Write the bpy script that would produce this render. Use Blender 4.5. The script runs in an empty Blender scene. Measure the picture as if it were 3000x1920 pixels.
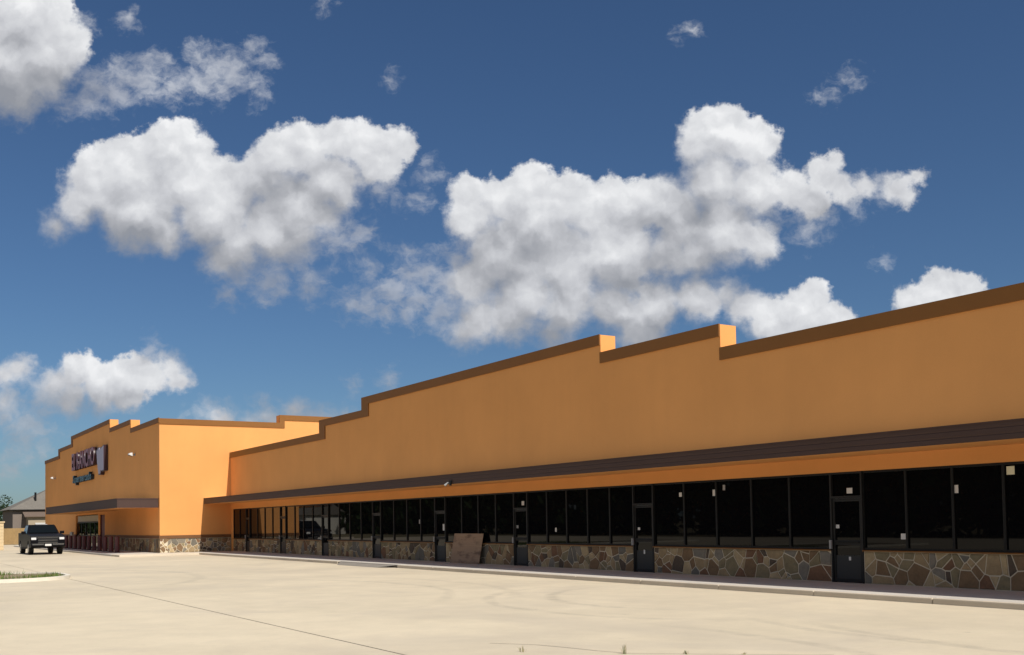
import bpy, bmesh, math, random
from mathutils import Vector, Matrix
sc = bpy.context.scene
col = sc.collection
K = 0.91                      # survey units to metres
random.seed(7)

# ------------------------------------------------------------------ camera
cd = bpy.data.cameras.new("camera"); cam = bpy.data.objects.new("camera", cd); col.objects.link(cam)
FW = Vector((-0.84613338, 0.53169094, 0.03691961)); RT = Vector((0.53146056, 0.84692016, -0.01661063)); UP = Vector((0.04009968, -0.00556651, 0.99918018))
M = Matrix((RT, UP, -FW)).transposed().to_4x4(); M.translation = Vector((0, -22.9*K, 1.845*K)); cam.matrix_world = M
cd.sensor_width = 36; cd.lens = 36*3039.7/3000; cd.shift_y = 454.2/3000; cd.clip_start = 0.1; cd.clip_end = 6000
sc.camera = cam

# ------------------------------------------------------------------ sun and sky
EL = math.radians(47); SUN = Vector((math.cos(EL), 0.08*math.sin(EL), math.sin(EL))).normalized()
sl = bpy.data.lights.new("sun", "SUN"); sl.energy = 5.0; sl.angle = math.radians(0.53); sl.color = (1.0, 0.94, 0.85)
so = bpy.data.objects.new("sun", sl); col.objects.link(so); so.rotation_euler = SUN.to_track_quat('Z', 'Y').to_euler(); so.location = (60, 5, 70)
w = bpy.data.worlds.new("World"); sc.world = w; w.use_nodes = True
sc.view_settings.view_transform = 'Standard'; sc.view_settings.look = 'None'; sc.view_settings.gamma = 1; sc.view_settings.exposure = 0.0
sc.view_settings.use_curve_mapping = False
THICK=[(-469,449,43),(-489,404,47),(-450,416,35),(-477,377,25),(-432,420,18),(-457,396,31),(-395,289,31),(-418,268,20),(-440,248,11),(-366,299,33),(-329,322,21),(-317,332,15),(-358,264,39),(-313,289,35),(-288,260,39),(-264,281,25),(-239,293,24),(-223,316,21),(-198,320,23),(-165,328,17),(-159,337,10),(-141,322,20),(-114,322,16),(-132,303,18),(-174,289,28),(-206,270,33),(-231,244,34),(-264,225,23),(-280,217,18),(-206,238,21),(-301,324,10),(-333,240,21),(-370,244,18),(-186,258,18),(196,332,28),(222,324,25),(179,316,17),(209,342,12),(243,324,14),(196,289,32),(233,283,28),(270,283,15),(288,272,15),(300,297,11),(311,307,6),(323,281,9),(343,285,7),(370,285,9),(380,275,7),(388,295,4),(-44,275,15),(-38,252,21),(-9,270,20),(17,283,17),(24,289,11),(52,283,11),(23,252,33),(73,260,27),(114,264,25),(97,281,10),(146,268,23),(163,252,30),(204,244,35),(237,233,21),(-1,219,41),(52,215,38),(101,219,38),(151,219,23),(179,219,21),(-34,195,27),(11,182,33),(56,186,29),(-34,160,21),(-1,162,25),(48,164,25),(97,172,25),(138,173,25),(179,178,21),(209,184,13),(224,171,16),(245,153,20),(278,164,18),(290,176,11),(306,149,20),(270,141,23),(122,149,25),(-46,145,15),(40,143,16),(388,173,14),(411,184,16),(436,185,14),(-440,94,15),(-420,104,15),(-413,109,10),(-395,91,17),(-373,101,14),(-365,112,7),(-352,104,14),(-328,110,11),(-320,100,9),(-370,84,12),(-426,80,14),(-399,78,12),(-477,108,13),(-490,102,11),(-490,78,8),(-210,69,10),(-231,60,11),(-196,59,11),(-276,61,8),(-254,59,8),(-161,65,7)]
THIN=[(-403,381,21),(-375,393,20),(-352,400,16),(-336,404,12),(-432,363,15),(-317,383,18),(-288,398,21),(-264,400,18),(-245,373,11),(-251,387,12),(-247,418,11),(-237,404,11),(-301,412,14),(-370,447,10),(-416,441,14),(-469,359,16),(-377,377,19),(-149,231,14),(-161,256,11),(-81,301,9),(-70,299,6),(-111,273,9),(-96,268,5),(-272,182,14),(-237,195,21),(-196,191,18),(-169,219,12),(-59,217,17),(-79,208,16),(-102,201,18),(-122,190,16),(-137,203,12),(-102,164,14),(-153,172,18),(-124,166,15),(171,436,11),(327,390,11),(308,379,8),(296,369,6),(-118,101,11),(-153,98,8),(356,215,9),(306,260,12),(-182,461,8),(-116,391,6),(-350,128,12),(-342,132,7),(-467,41,17),(-475,30,19),(-457,35,12),(-485,14,16),(-444,55,12),(-305,61,11),(-65,195,23),(-87,178,23),(-114,182,23),(-141,172,21),(-67,164,21),(-100,215,15),(-83,203,21),(-411,369,21),(-386,378,22),(-354,387,23),(-329,381,19),(-301,385,22),(-270,395,21),(-280,383,16),(-206,219,25),(-169,236,23),(-145,236,18),(-231,195,21),(-264,203,21),(-87,272,12),(-124,281,16),(-469,55,25),(-444,84,25),(-481,76,21),(-182,61,16),(-288,65,16),(-239,65,18),(327,272,18),(360,283,16),(286,244,18)]

SHADE=[(11,227,17),(-9,231,15),(40,220,11),(114,258,11),(146,255,14),(179,252,11),(-42,203,16),(-1,199,12),(114,198,18),(146,203,16),(179,202,15),(-1,137,15),(40,140,18),(89,146,21),(122,140,16),(146,149,16),(265,252,12),(298,260,12),(-329,222,19),(-358,231,19),(-391,242,15),(-297,217,19),(-264,206,17),(-231,270,16),(-206,288,12),(-182,272,12),(-206,223,15),(-411,72,15),(-370,76,15),(-440,72,12),(-358,124,14),(-469,361,25),(-493,377,23),(-432,383,16),(-313,149,8)]

class NT:
    """small helper that writes node trees"""
    def __init__(s, tree): s.t = tree; s.n = tree.nodes; s.l = tree.links
    def put(s, sock, v):
        if isinstance(v, bpy.types.NodeSocket): s.l.new(v, sock)
        elif v is not None:
            try: sock.default_value = v
            except Exception: sock.default_value = (*v, 1.0)
    def math(s, op, a, b=None, c=None, clamp=False):
        n = s.n.new("ShaderNodeMath"); n.operation = op; n.use_clamp = clamp
        for i, v in enumerate((a, b, c)): s.put(n.inputs[i], v)
        return n.outputs[0]
    def vec(s, op, a, b=None, scale=None):
        n = s.n.new("ShaderNodeVectorMath"); n.operation = op; s.put(n.inputs[0], a)
        if b is not None: s.put(n.inputs[1], b)
        if scale is not None: s.put(n.inputs['Scale'], scale)
        return n.outputs['Value'] if op in ('DOT_PRODUCT', 'LENGTH', 'DISTANCE') else n.outputs[0]
    def noise(s, v, scale, detail=4, rough=0.5, out='Fac', dist=0.0):
        n = s.n.new("ShaderNodeTexNoise"); s.put(n.inputs['Vector'], v); n.inputs['Scale'].default_value = scale
        n.inputs['Detail'].default_value = detail; n.inputs['Roughness'].default_value = rough; n.inputs['Distortion'].default_value = dist
        return n.outputs[out]
    def ramp(s, f, stops, interp='LINEAR'):
        n = s.n.new("ShaderNodeValToRGB"); n.color_ramp.interpolation = interp; s.put(n.inputs[0], f); e = n.color_ramp.elements
        while len(e) < len(stops): e.new(0.5)
        for k, (p, c) in zip(e, stops): k.position = p; k.color = (*c, 1) if len(c) == 3 else c
        return n.outputs[0]
    def mix(s, f, a, b, blend='MIX'):
        n = s.n.new("ShaderNodeMix"); n.data_type = 'RGBA'; n.blend_type = blend
        s.put(n.inputs[0], f); s.put(n.inputs[6], a); s.put(n.inputs[7], b)
        return n.outputs[2]
    def maprange(s, v, a, b, c=0.0, d=1.0, smooth=False):
        n = s.n.new("ShaderNodeMapRange"); n.interpolation_type = 'SMOOTHSTEP' if smooth else 'LINEAR'
        for i, x in enumerate((v, a, b, c, d)): s.put(n.inputs[i], x)
        return n.outputs[0]

t = NT(w.node_tree); t.n.clear()
tc = t.n.new("ShaderNodeTexCoord"); D = tc.outputs['Generated']
sky = t.n.new("ShaderNodeTexSky"); sky.sky_type = 'NISHITA'; sky.sun_disc = False; sky.sun_elevation = EL
sky.sun_rotation = math.atan2(SUN.x, SUN.y); sky.air_density = 1.0; sky.dust_density = 0.6; sky.ozone_density = 3.0; sky.altitude = 200
STR = 0.06
# cumulus: lobes laid out by bearing and elevation (thousandths of a radian about one fixed sky direction), broken up by noise
den = t.math('MAXIMUM', t.vec('DOT_PRODUCT', D, FW), 0.08)
a_ = t.math('DIVIDE', t.vec('DOT_PRODUCT', D, RT), den); b_ = t.math('DIVIDE', t.vec('DOT_PRODUCT', D, UP), den)
cx = t.n.new("ShaderNodeCombineXYZ"); t.put(cx.inputs[0], a_); t.put(cx.inputs[1], b_); P = t.vec('SCALE', cx.outputs[0], scale=1000.0)
wA = t.vec('SUBTRACT', t.noise(P, 0.022, 3, 0.55, 'Color'), (0.5, 0.5, 0.5)); wB = t.vec('SUBTRACT', t.noise(P, 0.085, 4, 0.6, 'Color'), (0.5, 0.5, 0.5))
PW = t.vec('ADD', t.vec('ADD', P, t.vec('SCALE', wA, scale=18.0)), t.vec('SCALE', wB, scale=11.0))
PW = t.vec('MULTIPLY', PW, (1, 1, 0))
def field(p, lobes, k=6.0):
    g = None
    for x, y, r in lobes:
        v = t.math('SUBTRACT', float(r), t.vec('DISTANCE', p, (x, y, 0)))
        g = v if g is None else t.math('SMOOTH_MAX', g, v, k)
    return g
BIG = [q for q in THICK if q[2] >= 17]
G = field(PW, THICK, 9.0); T = field(PW, THIN)
PS = t.vec('ADD', P, t.vec('SCALE', wA, scale=30.0)); PS = t.vec('MULTIPLY', t.vec('ADD', PS, t.vec('SCALE', wB, scale=9.0)), (1, 1, 0))
H1 = field(PS, BIG, 26.0); H2 = field(t.vec('ADD', PS, (9.0, 28.0, 0)), BIG, 26.0)
fb = t.noise(P, 0.06, 10, 0.62); sb = t.noise(PW, 0.034, 6, 0.5); sb2 = t.noise(t.vec('ADD', PW, (3.0, 8.0, 0)), 0.034, 6, 0.5)
fw_ = t.noise(t.vec('MULTIPLY', PW, (0.8, 1.1, 1)), 0.07, 9, 0.62)
soft = t.noise(P, 0.012, 2, 0.5)
# the rest of the dome carries the same kind of scattered cumulus
dz = t.math('ADD', t.vec('DOT_PRODUCT', D, (0, 0, 1)), 0.22); pl = t.vec('SCALE', D, scale=t.math('DIVIDE', 1.0, t.math('MAXIMUM', dz, 0.05)))
gen = t.math('MULTIPLY', t.math('SUBTRACT', t.noise(pl, 1.5, 6, 0.55), 0.56), 150.0)
seen = t.math('MULTIPLY', t.maprange(t.math('ABSOLUTE', a_), 0.56, 0.7, 1, 0), t.maprange(b_, 0.5, 0.62, 1, 0))
seen = t.math('MULTIPLY', seen, t.maprange(t.vec('DOT_PRODUCT', D, FW), 0.3, 0.4, 0, 1))
gen = t.math('SUBTRACT', gen, t.math('MULTIPLY', seen, 200.0))
Gn = t.math('ADD', t.math('MAXIMUM', t.math('ADD', G, t.math('MULTIPLY', t.math('SUBTRACT', 1.0, seen), -300.0)), gen), t.math('MULTIPLY', t.math('MULTIPLY_ADD', fb, 26.0, -5.5), 1.0))
side = t.math('DIVIDE', t.math('SUBTRACT', H1, H2), 29.0)
A1 = t.maprange(Gn, -2.0, t.maprange(t.math('ADD', side, t.math('MULTIPLY', t.math('SUBTRACT', soft, 0.5), 2.0)), -0.6, 0.7, 26.0, 5.0), 0, 1, True)
Tn = t.math('ADD', t.math('MAXIMUM', t.math('ADD', T, 2.0), t.math('ADD', G, 1.0)), t.math('MULTIPLY', t.math('SUBTRACT', fw_, 0.5), 58.0))
A2 = t.math('MULTIPLY', t.maprange(Tn, -4.0, 26.0, 0, 0.58, True), seen)
A = t.math('SUBTRACT', 1.0, t.math('MULTIPLY', t.math('SUBTRACT', 1.0, A1), t.math('SUBTRACT', 1.0, A2)))
hz = t.vec('DOT_PRODUCT', D, (0, 0, 1))
A = t.math('MULTIPLY', A, t.maprange(hz, -0.01, 0.03, 0, 1))
lit = t.math('ADD', t.math('MULTIPLY_ADD', side, 0.36, 0.53), t.math('MULTIPLY', t.math('SUBTRACT', sb, sb2), 0.8))
lit = t.math('ADD', lit, t.math('MULTIPLY', t.math('SUBTRACT', t.noise(P, 0.014, 3, 0.5), 0.5), 0.45), clamp=True)
sh = t.maprange(field(t.vec('ADD', t.vec('MULTIPLY', PS, (0.72, 1, 0)), (0, 0, 0)), [(x*0.72, y, r) for x, y, r in SHADE], 22.0), -14.0, 22.0, 0, 0.40, True)
lit = t.math('SUBTRACT', lit, sh, clamp=True)
cc = t.ramp(lit, [(0.0, (0.30, 0.315, 0.35)), (0.3, (0.43, 0.44, 0.47)), (0.55, (0.60, 0.61, 0.64)), (0.8, (0.76, 0.77, 0.79)), (1.0, (0.92, 0.925, 0.935))])
cc = t.vec('SCALE', cc, scale=1.0/STR)
skc = t.vec('MULTIPLY', sky.outputs[0], (0.67, 0.87, 1.08))
fin = t.mix(t.math('MULTIPLY', A, 0.97), skc, cc)
bg = t.n.new("ShaderNodeBackground"); bg.inputs[1].default_value = STR; t.put(bg.inputs[0], fin)
ow = t.n.new("ShaderNodeOutputWorld"); t.l.new(bg.outputs[0], ow.inputs[0])

w.cycles.sampling_method = 'MANUAL'; w.cycles.sample_map_resolution = 256

# ------------------------------------------------------------------ materials
def mat(name, base, rough=0.8, spec=0.3, metal=0.0, var=0.0, vscale=1.0, bump=0.0, bscale=60.0, ior=None, coat=0.0, obj_rand=0.0, fine=0.0, fscale=40.0):
    m = bpy.data.materials.new(name); m.use_nodes = True; q = NT(m.node_tree); b = q.n["Principled BSDF"]
    b.inputs['Roughness'].default_value = rough; b.inputs['Specular IOR Level'].default_value = spec; b.inputs['Metallic'].default_value = metal
    b.inputs['Coat Weight'].default_value = coat
    if ior: b.inputs['IOR'].default_value = ior
    g = q.n.new("ShaderNodeNewGeometry"); p = g.outputs['Position']; c = (*base, 1)
    if var or fine or obj_rand:
        f = 1.0
        if var: f = q.math('MULTIPLY_ADD', q.math('SUBTRACT', q.noise(p, vscale, 5, 0.6), 0.5), 2*var, 1.0)
        if fine: f = q.math('MULTIPLY', f, q.math('MULTIPLY_ADD', q.math('SUBTRACT', q.noise(p, fscale, 3, 0.6), 0.5), 2*fine, 1.0))
        if obj_rand:
            oi = q.n.new("ShaderNodeObjectInfo"); f = q.math('MULTIPLY', f, q.math('MULTIPLY_ADD', q.math('SUBTRACT', oi.outputs['Random'], 0.5), 2*obj_rand, 1.0))
        c = q.vec('SCALE', tuple(base), scale=f)
    q.put(b.inputs['Base Color'], c)
    if bump:
        bn = q.n.new("ShaderNodeBump"); bn.inputs['Strength'].default_value = 1.0; bn.inputs['Distance'].default_value = bump
        q.put(bn.inputs['Height'], q.noise(p, bscale, 4, 0.6)); q.l.new(bn.outputs[0], b.inputs['Normal'])
    return m

def stucco(name):
    m = bpy.data.materials.new(name); m.use_nodes = True; q = NT(m.node_tree); b = q.n["Principled BSDF"]
    b.inputs['Roughness'].default_value = 0.92; b.inputs['Specular IOR Level'].default_value = 0.15
    p = q.n.new("ShaderNodeNewGeometry").outputs['Position']
    f = q.math('MULTIPLY_ADD', q.math('SUBTRACT', q.noise(p, 0.35, 5, 0.6), 0.5), 0.24, 1.0)          # uneven paint
    f2 = q.math('MULTIPLY_ADD', q.math('SUBTRACT', q.noise(q.vec('MULTIPLY', p, (1.6, 1.6, 0.12)), 1.0, 4, 0.6), 0.5), 0.07, 1.0)   # faint rain streaks
    f3 = q.math('MULTIPLY_ADD', q.math('SUBTRACT', q.noise(p, 26.0, 3, 0.7), 0.5), 0.10, 1.0)
    c = q.vec('SCALE', (0.74, 0.344, 0.114), scale=q.math('MULTIPLY', q.math('MULTIPLY', f, f2), f3)); q.put(b.inputs['Base Color'], c)
    bn = q.n.new("ShaderNodeBump"); bn.inputs['Distance'].default_value = 0.004
    h = q.math('ADD', q.noise(p, 70.0, 4, 0.65), q.math('MULTIPLY', q.noise(p, 1.2, 2, 0.5), 3.0)); q.put(bn.inputs['Height'], h); q.l.new(bn.outputs[0], b.inputs['Normal'])
    return m

def concrete(name, base, stains=True):
    m = bpy.data.materials.new(name); m.use_nodes = True; q = NT(m.node_tree); b = q.n["Principled BSDF"]
    b.inputs['Roughness'].default_value = 0.88; b.inputs['Specular IOR Level'].default_value = 0.2
    p = q.n.new("ShaderNodeNewGeometry").outputs['Position']
    f = q.math('MULTIPLY_ADD', q.math('SUBTRACT', q.noise(p, 0.16, 6, 0.62, dist=0.6), 0.5), 0.42, 1.0)
    f = q.math('MULTIPLY', f, q.math('MULTIPLY_ADD', q.math('SUBTRACT', q.noise(p, 1.3, 6, 0.65), 0.5), 0.26, 1.0))
    f = q.math('MULTIPLY', f, q.math('MULTIPLY_ADD', q.math('SUBTRACT', q.noise(p, 30.0, 3, 0.7), 0.5), 0.14, 1.0))
    c = q.vec('SCALE', tuple(base), scale=f)
    if stains:
        # grey weathering patches, oil drips, and the curved scuffs that turning tyres leave
        g = q.maprange(q.noise(p, 0.23, 5, 0.6, dist=1.0), 0.50, 0.72, 0, 0.5)
        c = q.mix(g, c, (0.44, 0.385, 0.31))
        d = q.maprange(q.noise(p, 1.9, 4, 0.7), 0.68, 0.76, 0, 0.35); c = q.mix(d, c, (0.20, 0.18, 0.15))
        s = None; pw = q.vec('ADD', p, q.vec('SCALE', q.noise(p, 0.4, 2, 0.5, 'Color'), scale=0.5))
        for x, y, r, wd, k, x0, x1 in ((-17.5, -3.0, 4.6, 0.16, 0.5, -23, -15), (-17.2, -3.1, 6.1, 0.16, 0.45, -24, -13), (-9, 4.0, 12.0, 0.15, 0.5, -14, -6), (-7.2, 4.2, 12.2, 0.15, 0.45, -13, -6.5),
                               (-27, -16.5, 9.5, 0.18, 0.4, -34, -20), (-27, -16.5, 11.1, 0.18, 0.35, -34, -20), (-40, -22.0, 12.0, 0.25, 0.35, -50, -32), (-12, -18.0, 9.0, 0.16, 0.4, -14, -4)):
            dd = q.math('ABSOLUTE', q.math('SUBTRACT', q.vec('DISTANCE', q.vec('MULTIPLY', pw, (1, 1, 0)), (x, y, 0)), r))
            v = q.math('MULTIPLY', q.maprange(dd, wd*0.4, wd*1.2, k, 0), 0.7)
            sx = q.n.new("ShaderNodeSeparateXYZ"); q.put(sx.inputs[0], p)
            v = q.math('MULTIPLY', v, q.math('MULTIPLY', q.maprange(sx.outputs[0], x0, x0+2, 0, 1), q.maprange(sx.outputs[0], x1-2, x1, 1, 0)))
            s = v if s is None else q.math('MAXIMUM', s, v)
        s = q.math('MULTIPLY', s, q.maprange(q.noise(p, 2.5, 5, 0.7), 0.35, 0.65, 0.1, 1.0))
        c = q.mix(s, c, (0.22, 0.20, 0.17))
    q.put(b.inputs['Base Color'], c)
    bn = q.n.new("ShaderNodeBump"); bn.inputs['Distance'].default_value = 0.003; q.put(bn.inputs['Height'], q.noise(p, 45.0, 5, 0.7)); q.l.new(bn.outputs[0], b.inputs['Normal'])
    return m

MS = stucco("stucco"); MTRIM = mat("brown_trim", (0.225, 0.094, 0.020), 0.6, 0.3, var=0.12, vscale=0.6, bump=0.002)
MBAND = mat("brown_band", (0.16, 0.075, 0.03), 0.7, 0.3, var=0.15)
MFAS = mat("fascia_metal", (0.072, 0.044, 0.037), 0.6, 0.2, var=0.12, vscale=0.5)
MCON = concrete("concrete_lot", (0.575, 0.50, 0.372)); MWALK = concrete("concrete_walk", (0.52, 0.49, 0.44), False); MKERB = concrete("concrete_kerb", (0.56, 0.49, 0.39), False)
MDARK = mat("joint_filler", (0.10, 0.085, 0.07)); MGLASS = mat("dark_glass", (0.004, 0.004, 0.005), 0.015, 0.5, ior=1.27)
MFRM = mat("bronze_frame", (0.007, 0.007, 0.007), 0.5, 0.25); MKICK = mat("door_panel", (0.03, 0.032, 0.033), 0.5, 0.3, var=0.1)
MSTEEL = mat("grey_steel", (0.32, 0.32, 0.32), 0.4, 0.5); MWHITE = mat("white_paper", (0.66, 0.66, 0.64), 0.7, 0.2); MYEL = mat("cream_sticker", (0.75, 0.74, 0.55), 0.7)
MMORT = mat("mortar", (0.66, 0.58, 0.44), 0.95, 0.1, var=0.15, vscale=3, bump=0.004)
STONES = [mat("stone_"+n, c, 0.85, 0.2, var=0.38, vscale=5.0, bump=0.007, bscale=22, fine=0.25, fscale=18) for n, c in
          (("tan", (0.34, 0.25, 0.14)), ("brown", (0.215, 0.14, 0.077)), ("rust", (0.20, 0.112, 0.064)), ("grey", (0.225, 0.20, 0.158)), ("slate", (0.17, 0.155, 0.125)), ("buff", (0.43, 0.33, 0.19)), ("dark", (0.11, 0.083, 0.06)), ("olive", (0.245, 0.20, 0.115)))]
SW = (5, 4, 2, 2, 2, 3, 2, 4)

# ------------------------------------------------------------------ mesh helpers
class MB:
    def __init__(s): s.v = []; s.f = []; s.m = []
    def quad(s, *pts, mi=0): k = len(s.v); s.v += [tuple(p) for p in pts]; s.f.append(tuple(range(k, k+len(pts)))); s.m.append(mi); return s
    def box(s, x0, x1, y0, y1, z0, z1, mi=0):
        k = len(s.v); s.v += [(x, y, z) for z in (z0, z1) for y in (y0, y1) for x in (x0, x1)]
        s.f += [tuple(k+i for i in q) for q in ((0, 2, 3, 1), (4, 5, 7, 6), (0, 1, 5, 4), (2, 6, 7, 3), (0, 4, 6, 2), (1, 3, 7, 5))]; s.m += [mi]*6; return s
    def prism(s, poly, axis, a, b, mi=0):
        """extrude a 2-D outline along an axis between a and b"""
        n = len(poly); k = len(s.v)
        for d in (a, b):
            for p, q in poly: s.v.append({'x': (d, p, q), 'y': (p, d, q), 'z': (p, q, d)}[axis])
        s.f += [tuple(k+i for i in reversed(range(n))), tuple(k+n+i for i in range(n))] + [(k+i, k+(i+1) % n, k+n+(i+1) % n, k+n+i) for i in range(n)]
        s.m += [mi]*(n+2); return s
    def tube(s, p0, p1, r0, r1=None, n=12, mi=0):
        r1 = r0 if r1 is None else r1; p0 = Vector(p0); p1 = Vector(p1); d = (p1-p0).normalized(); u = d.orthogonal().normalized(); v = d.cross(u); k = len(s.v)
        for c, r in ((p0, r0), (p1, r1)):
            for i in range(n): a = 2*math.pi*i/n; s.v.append(tuple(c+u*math.cos(a)*r+v*math.sin(a)*r))
        s.f += [(k+i, k+(i+1) % n, k+n+(i+1) % n, k+n+i) for i in range(n)]+[tuple(k+i for i in reversed(range(n))), tuple(k+n+i for i in range(n))]; s.m += [mi]*(n+2); return s
    def mesh(s, name, mats, o=(0, 0, 0), fix=True, bevel=0, seg=2, smooth=False):
        me = bpy.data.meshes.new(name); me.from_pydata([(x-o[0], y-o[1], z-o[2]) for x, y, z in s.v], [], s.f)
        for x in (mats if isinstance(mats, (list, tuple)) else [mats]): me.materials.append(x)
        me.polygons.foreach_set('material_index', s.m)
        if fix or bevel:
            bm = bmesh.new(); bm.from_mesh(me); bmesh.ops.recalc_face_normals(bm, faces=bm.faces)
            if bevel: bmesh.ops.bevel(bm, geom=bm.edges[:], offset=bevel, segments=seg, profile=0.6, affect='EDGES', clamp_overlap=True)
            bm.to_mesh(me); bm.free()
        if smooth:
            for p in me.polygons: p.use_smooth = True
        me.update(); return me
def tag(o, label=None, cat=None, group=None, kind=None):
    for k, v in (('label', label), ('category', cat), ('group', group), ('kind', kind)):
        if v: o[k] = v
    return o
def world_of(o):
    v = Vector(o.location)
    while o.parent: o = o.parent; v += Vector(o.location)
    return v
def link(name, me, parent=None, loc=None):
    o = bpy.data.objects.new(name, me); col.objects.link(o)
    if parent: o.parent = parent
    if loc is not None: o.location = loc
    return o
def part(mb, name, mats, parent=None, **kw):
    """link a mesh drawn in world coordinates, under its parent"""
    return link(name, mb.mesh(name, mats, world_of(parent) if parent else (0, 0, 0), **kw), parent)
def thing(name, loc, label, cat, group=None):
    o = bpy.data.objects.new(name, None); col.objects.link(o); o.location = loc; o.empty_display_size = 0.3; return tag(o, label, cat, group)

# ------------------------------------------------------------------ ground, lot, walks
ZL = -0.118
X1 = -75.12*K; XR = 9.0
def structure(o): o['kind'] = 'structure'; return o
g = MB().box(-1500, 900, -900, 900, -1.2, -0.32)
structure(part(g, 'ground', mat("dry_ground", (0.20, 0.17, 0.10), 0.95, 0.1, var=0.4, vscale=0.05, fine=0.3, fscale=3)))
lot = structure(part(MB().box(-117, 45, -46, 1.0, -0.30, ZL-0.02), 'parking_lot', MDARK))
for x0, x1 in ((-117, -88), (-87.99, -70), (-69.99, -50), (-49.99, -30), (-29.995, -9.5), (-9.495, 8), (8.01, 26), (26.01, 45)):
    for y0, y1 in ((-14.545, 0.9), (-26, -14.575), (-46, -26.02)):
        part(MB().box(x0, x1, y0, y1, -0.28, ZL), 'concrete_slab', MCON, lot)
YK = -2.98*K
def walk_x(a, b, y0=YK, y1=0.3): return MB().box(a, b, y0, y1, -0.26, 0)
wk = structure(part(walk_x(X1+0.3, -0.62*72-0.01), 'sidewalk', MWALK))
xs = [X1+0.31]; x = -62.0
wk.name = 'sidewalk'
# the walk is poured in panels with tooled joints; a ramp drops through the kerb in the middle
bpy.data.objects.remove(wk)
wk = structure(part(MB().box(X1+0.3, XR, YK+0.05, 0.3, -0.26, -0.03), 'sidewalk', MDARK))
x = X1+0.3; RA, RB = -42.2, -38.6
edges = [x]
while x < XR: x = min(x+3.05, XR); edges.append(x)
for a, b in zip(edges, edges[1:]):
    part(MB().box(a+0.008, b-0.008, YK+0.16, 0.3, -0.26, 0.0), 'walk_panel', MWALK, wk, bevel=0.006, seg=1)
kb = structure(part(MB().box(X1+0.3, XR, YK+0.03, YK+0.14, -0.27, -0.02), 'kerb', MDARK))
for a, b in zip(edges, edges[1:]):
    if RA < a < RB or RA < b < RB: continue
    part(MB().box(a+0.008, b-0.008, YK, YK+0.15, -0.27, -0.001), 'kerb_stone', MKERB, kb, bevel=0.02)
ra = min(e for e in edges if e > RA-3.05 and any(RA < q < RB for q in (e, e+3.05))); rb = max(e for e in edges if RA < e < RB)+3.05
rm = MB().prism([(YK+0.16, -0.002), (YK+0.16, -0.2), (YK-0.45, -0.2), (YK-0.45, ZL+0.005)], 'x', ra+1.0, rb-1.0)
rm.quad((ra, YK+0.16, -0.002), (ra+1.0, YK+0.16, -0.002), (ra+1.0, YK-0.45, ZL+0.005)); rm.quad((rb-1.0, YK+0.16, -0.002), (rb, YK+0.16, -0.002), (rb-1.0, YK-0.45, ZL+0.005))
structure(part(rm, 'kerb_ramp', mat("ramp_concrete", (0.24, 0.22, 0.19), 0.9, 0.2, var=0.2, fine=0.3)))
# walk along the front of the store and its lit nose
sw = structure(part(MB().box(-117*1.0, X1-0.02, -8.3*K, -5.0*K, -0.26, -0.004), 'store_walk', MWALK, bevel=0.02))
structure(part(MB().box(X1+0.02, X1+2.4, -8.3*K, YK-0.02, -0.26, 0.004), 'walk_nose', MKERB, bevel=0.03))

# ------------------------------------------------------------------ irregular stone facing
def clip(poly, nx, ny, c):
    """keep the part of the outline where nx*x+ny*y <= c"""
    out = []
    for i in range(len(poly)):
        a = poly[i]; b = poly[(i+1) % len(poly)]; da = nx*a[0]+ny*a[1]-c; db = nx*b[0]+ny*b[1]-c
        if da <= 0: out.append(a)
        if (da < 0 < db) or (db < 0 < da): s_ = da/(da-db); out.append((a[0]+(b[0]-a[0])*s_, a[1]+(b[1]-a[1])*s_))
    return out
def flagstones(u0, u1, v0, v1, size, gap, rng):
    L = u1-u0; H = v1-v0; n = max(2, int(1.25*L*H/(size*size))); pts = []
    tries = 0
    while len(pts) < n and tries < n*30:
        tries += 1; p = (u0+rng.random()*L, v0+rng.random()*H); r = size*rng.choice((0.10, 0.15, 0.22, 0.36, 0.55, 0.75))
        if all((p[0]-q[0])**2+(p[1]-q[1])**2 > (0.75*(r+q[2]))**2 for q in pts): pts.append((*p, r))
    out = []
    for i, p in enumerate(pts):
        poly = [(u0, v0), (u1, v0), (u1, v1), (u0, v1)]
        poly = clip(poly, 1, 0, u1-gap/2); poly = clip(poly, -1, 0, -(u0+gap/2)); poly = clip(poly, 0, 1, v1-gap/2); poly = clip(poly, 0, -1, -(v0+gap/2))
        for j, q in enumerate(pts):
            if j == i: continue
            dx, dy = q[0]-p[0], q[1]-p[1]; d = math.hypot(dx, dy)
            if d > size*5: continue
            # some joints run square, as masons break them
            t_ = 0.5*(d*d+p[2]**2-q[2]**2)/d; nx, ny = dx/d, dy/d
            poly = clip(poly, nx, ny, nx*p[0]+ny*p[1]+t_-gap/2)
            if len(poly) < 3: break
        if len(poly) >= 3:
            ar = 0.5*abs(sum(poly[k][0]*poly[(k+1) % len(poly)][1]-poly[(k+1) % len(poly)][0]*poly[k][1] for k in range(len(poly))))
            if ar > 0.002: out.append((poly, ar))
    return out
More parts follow.
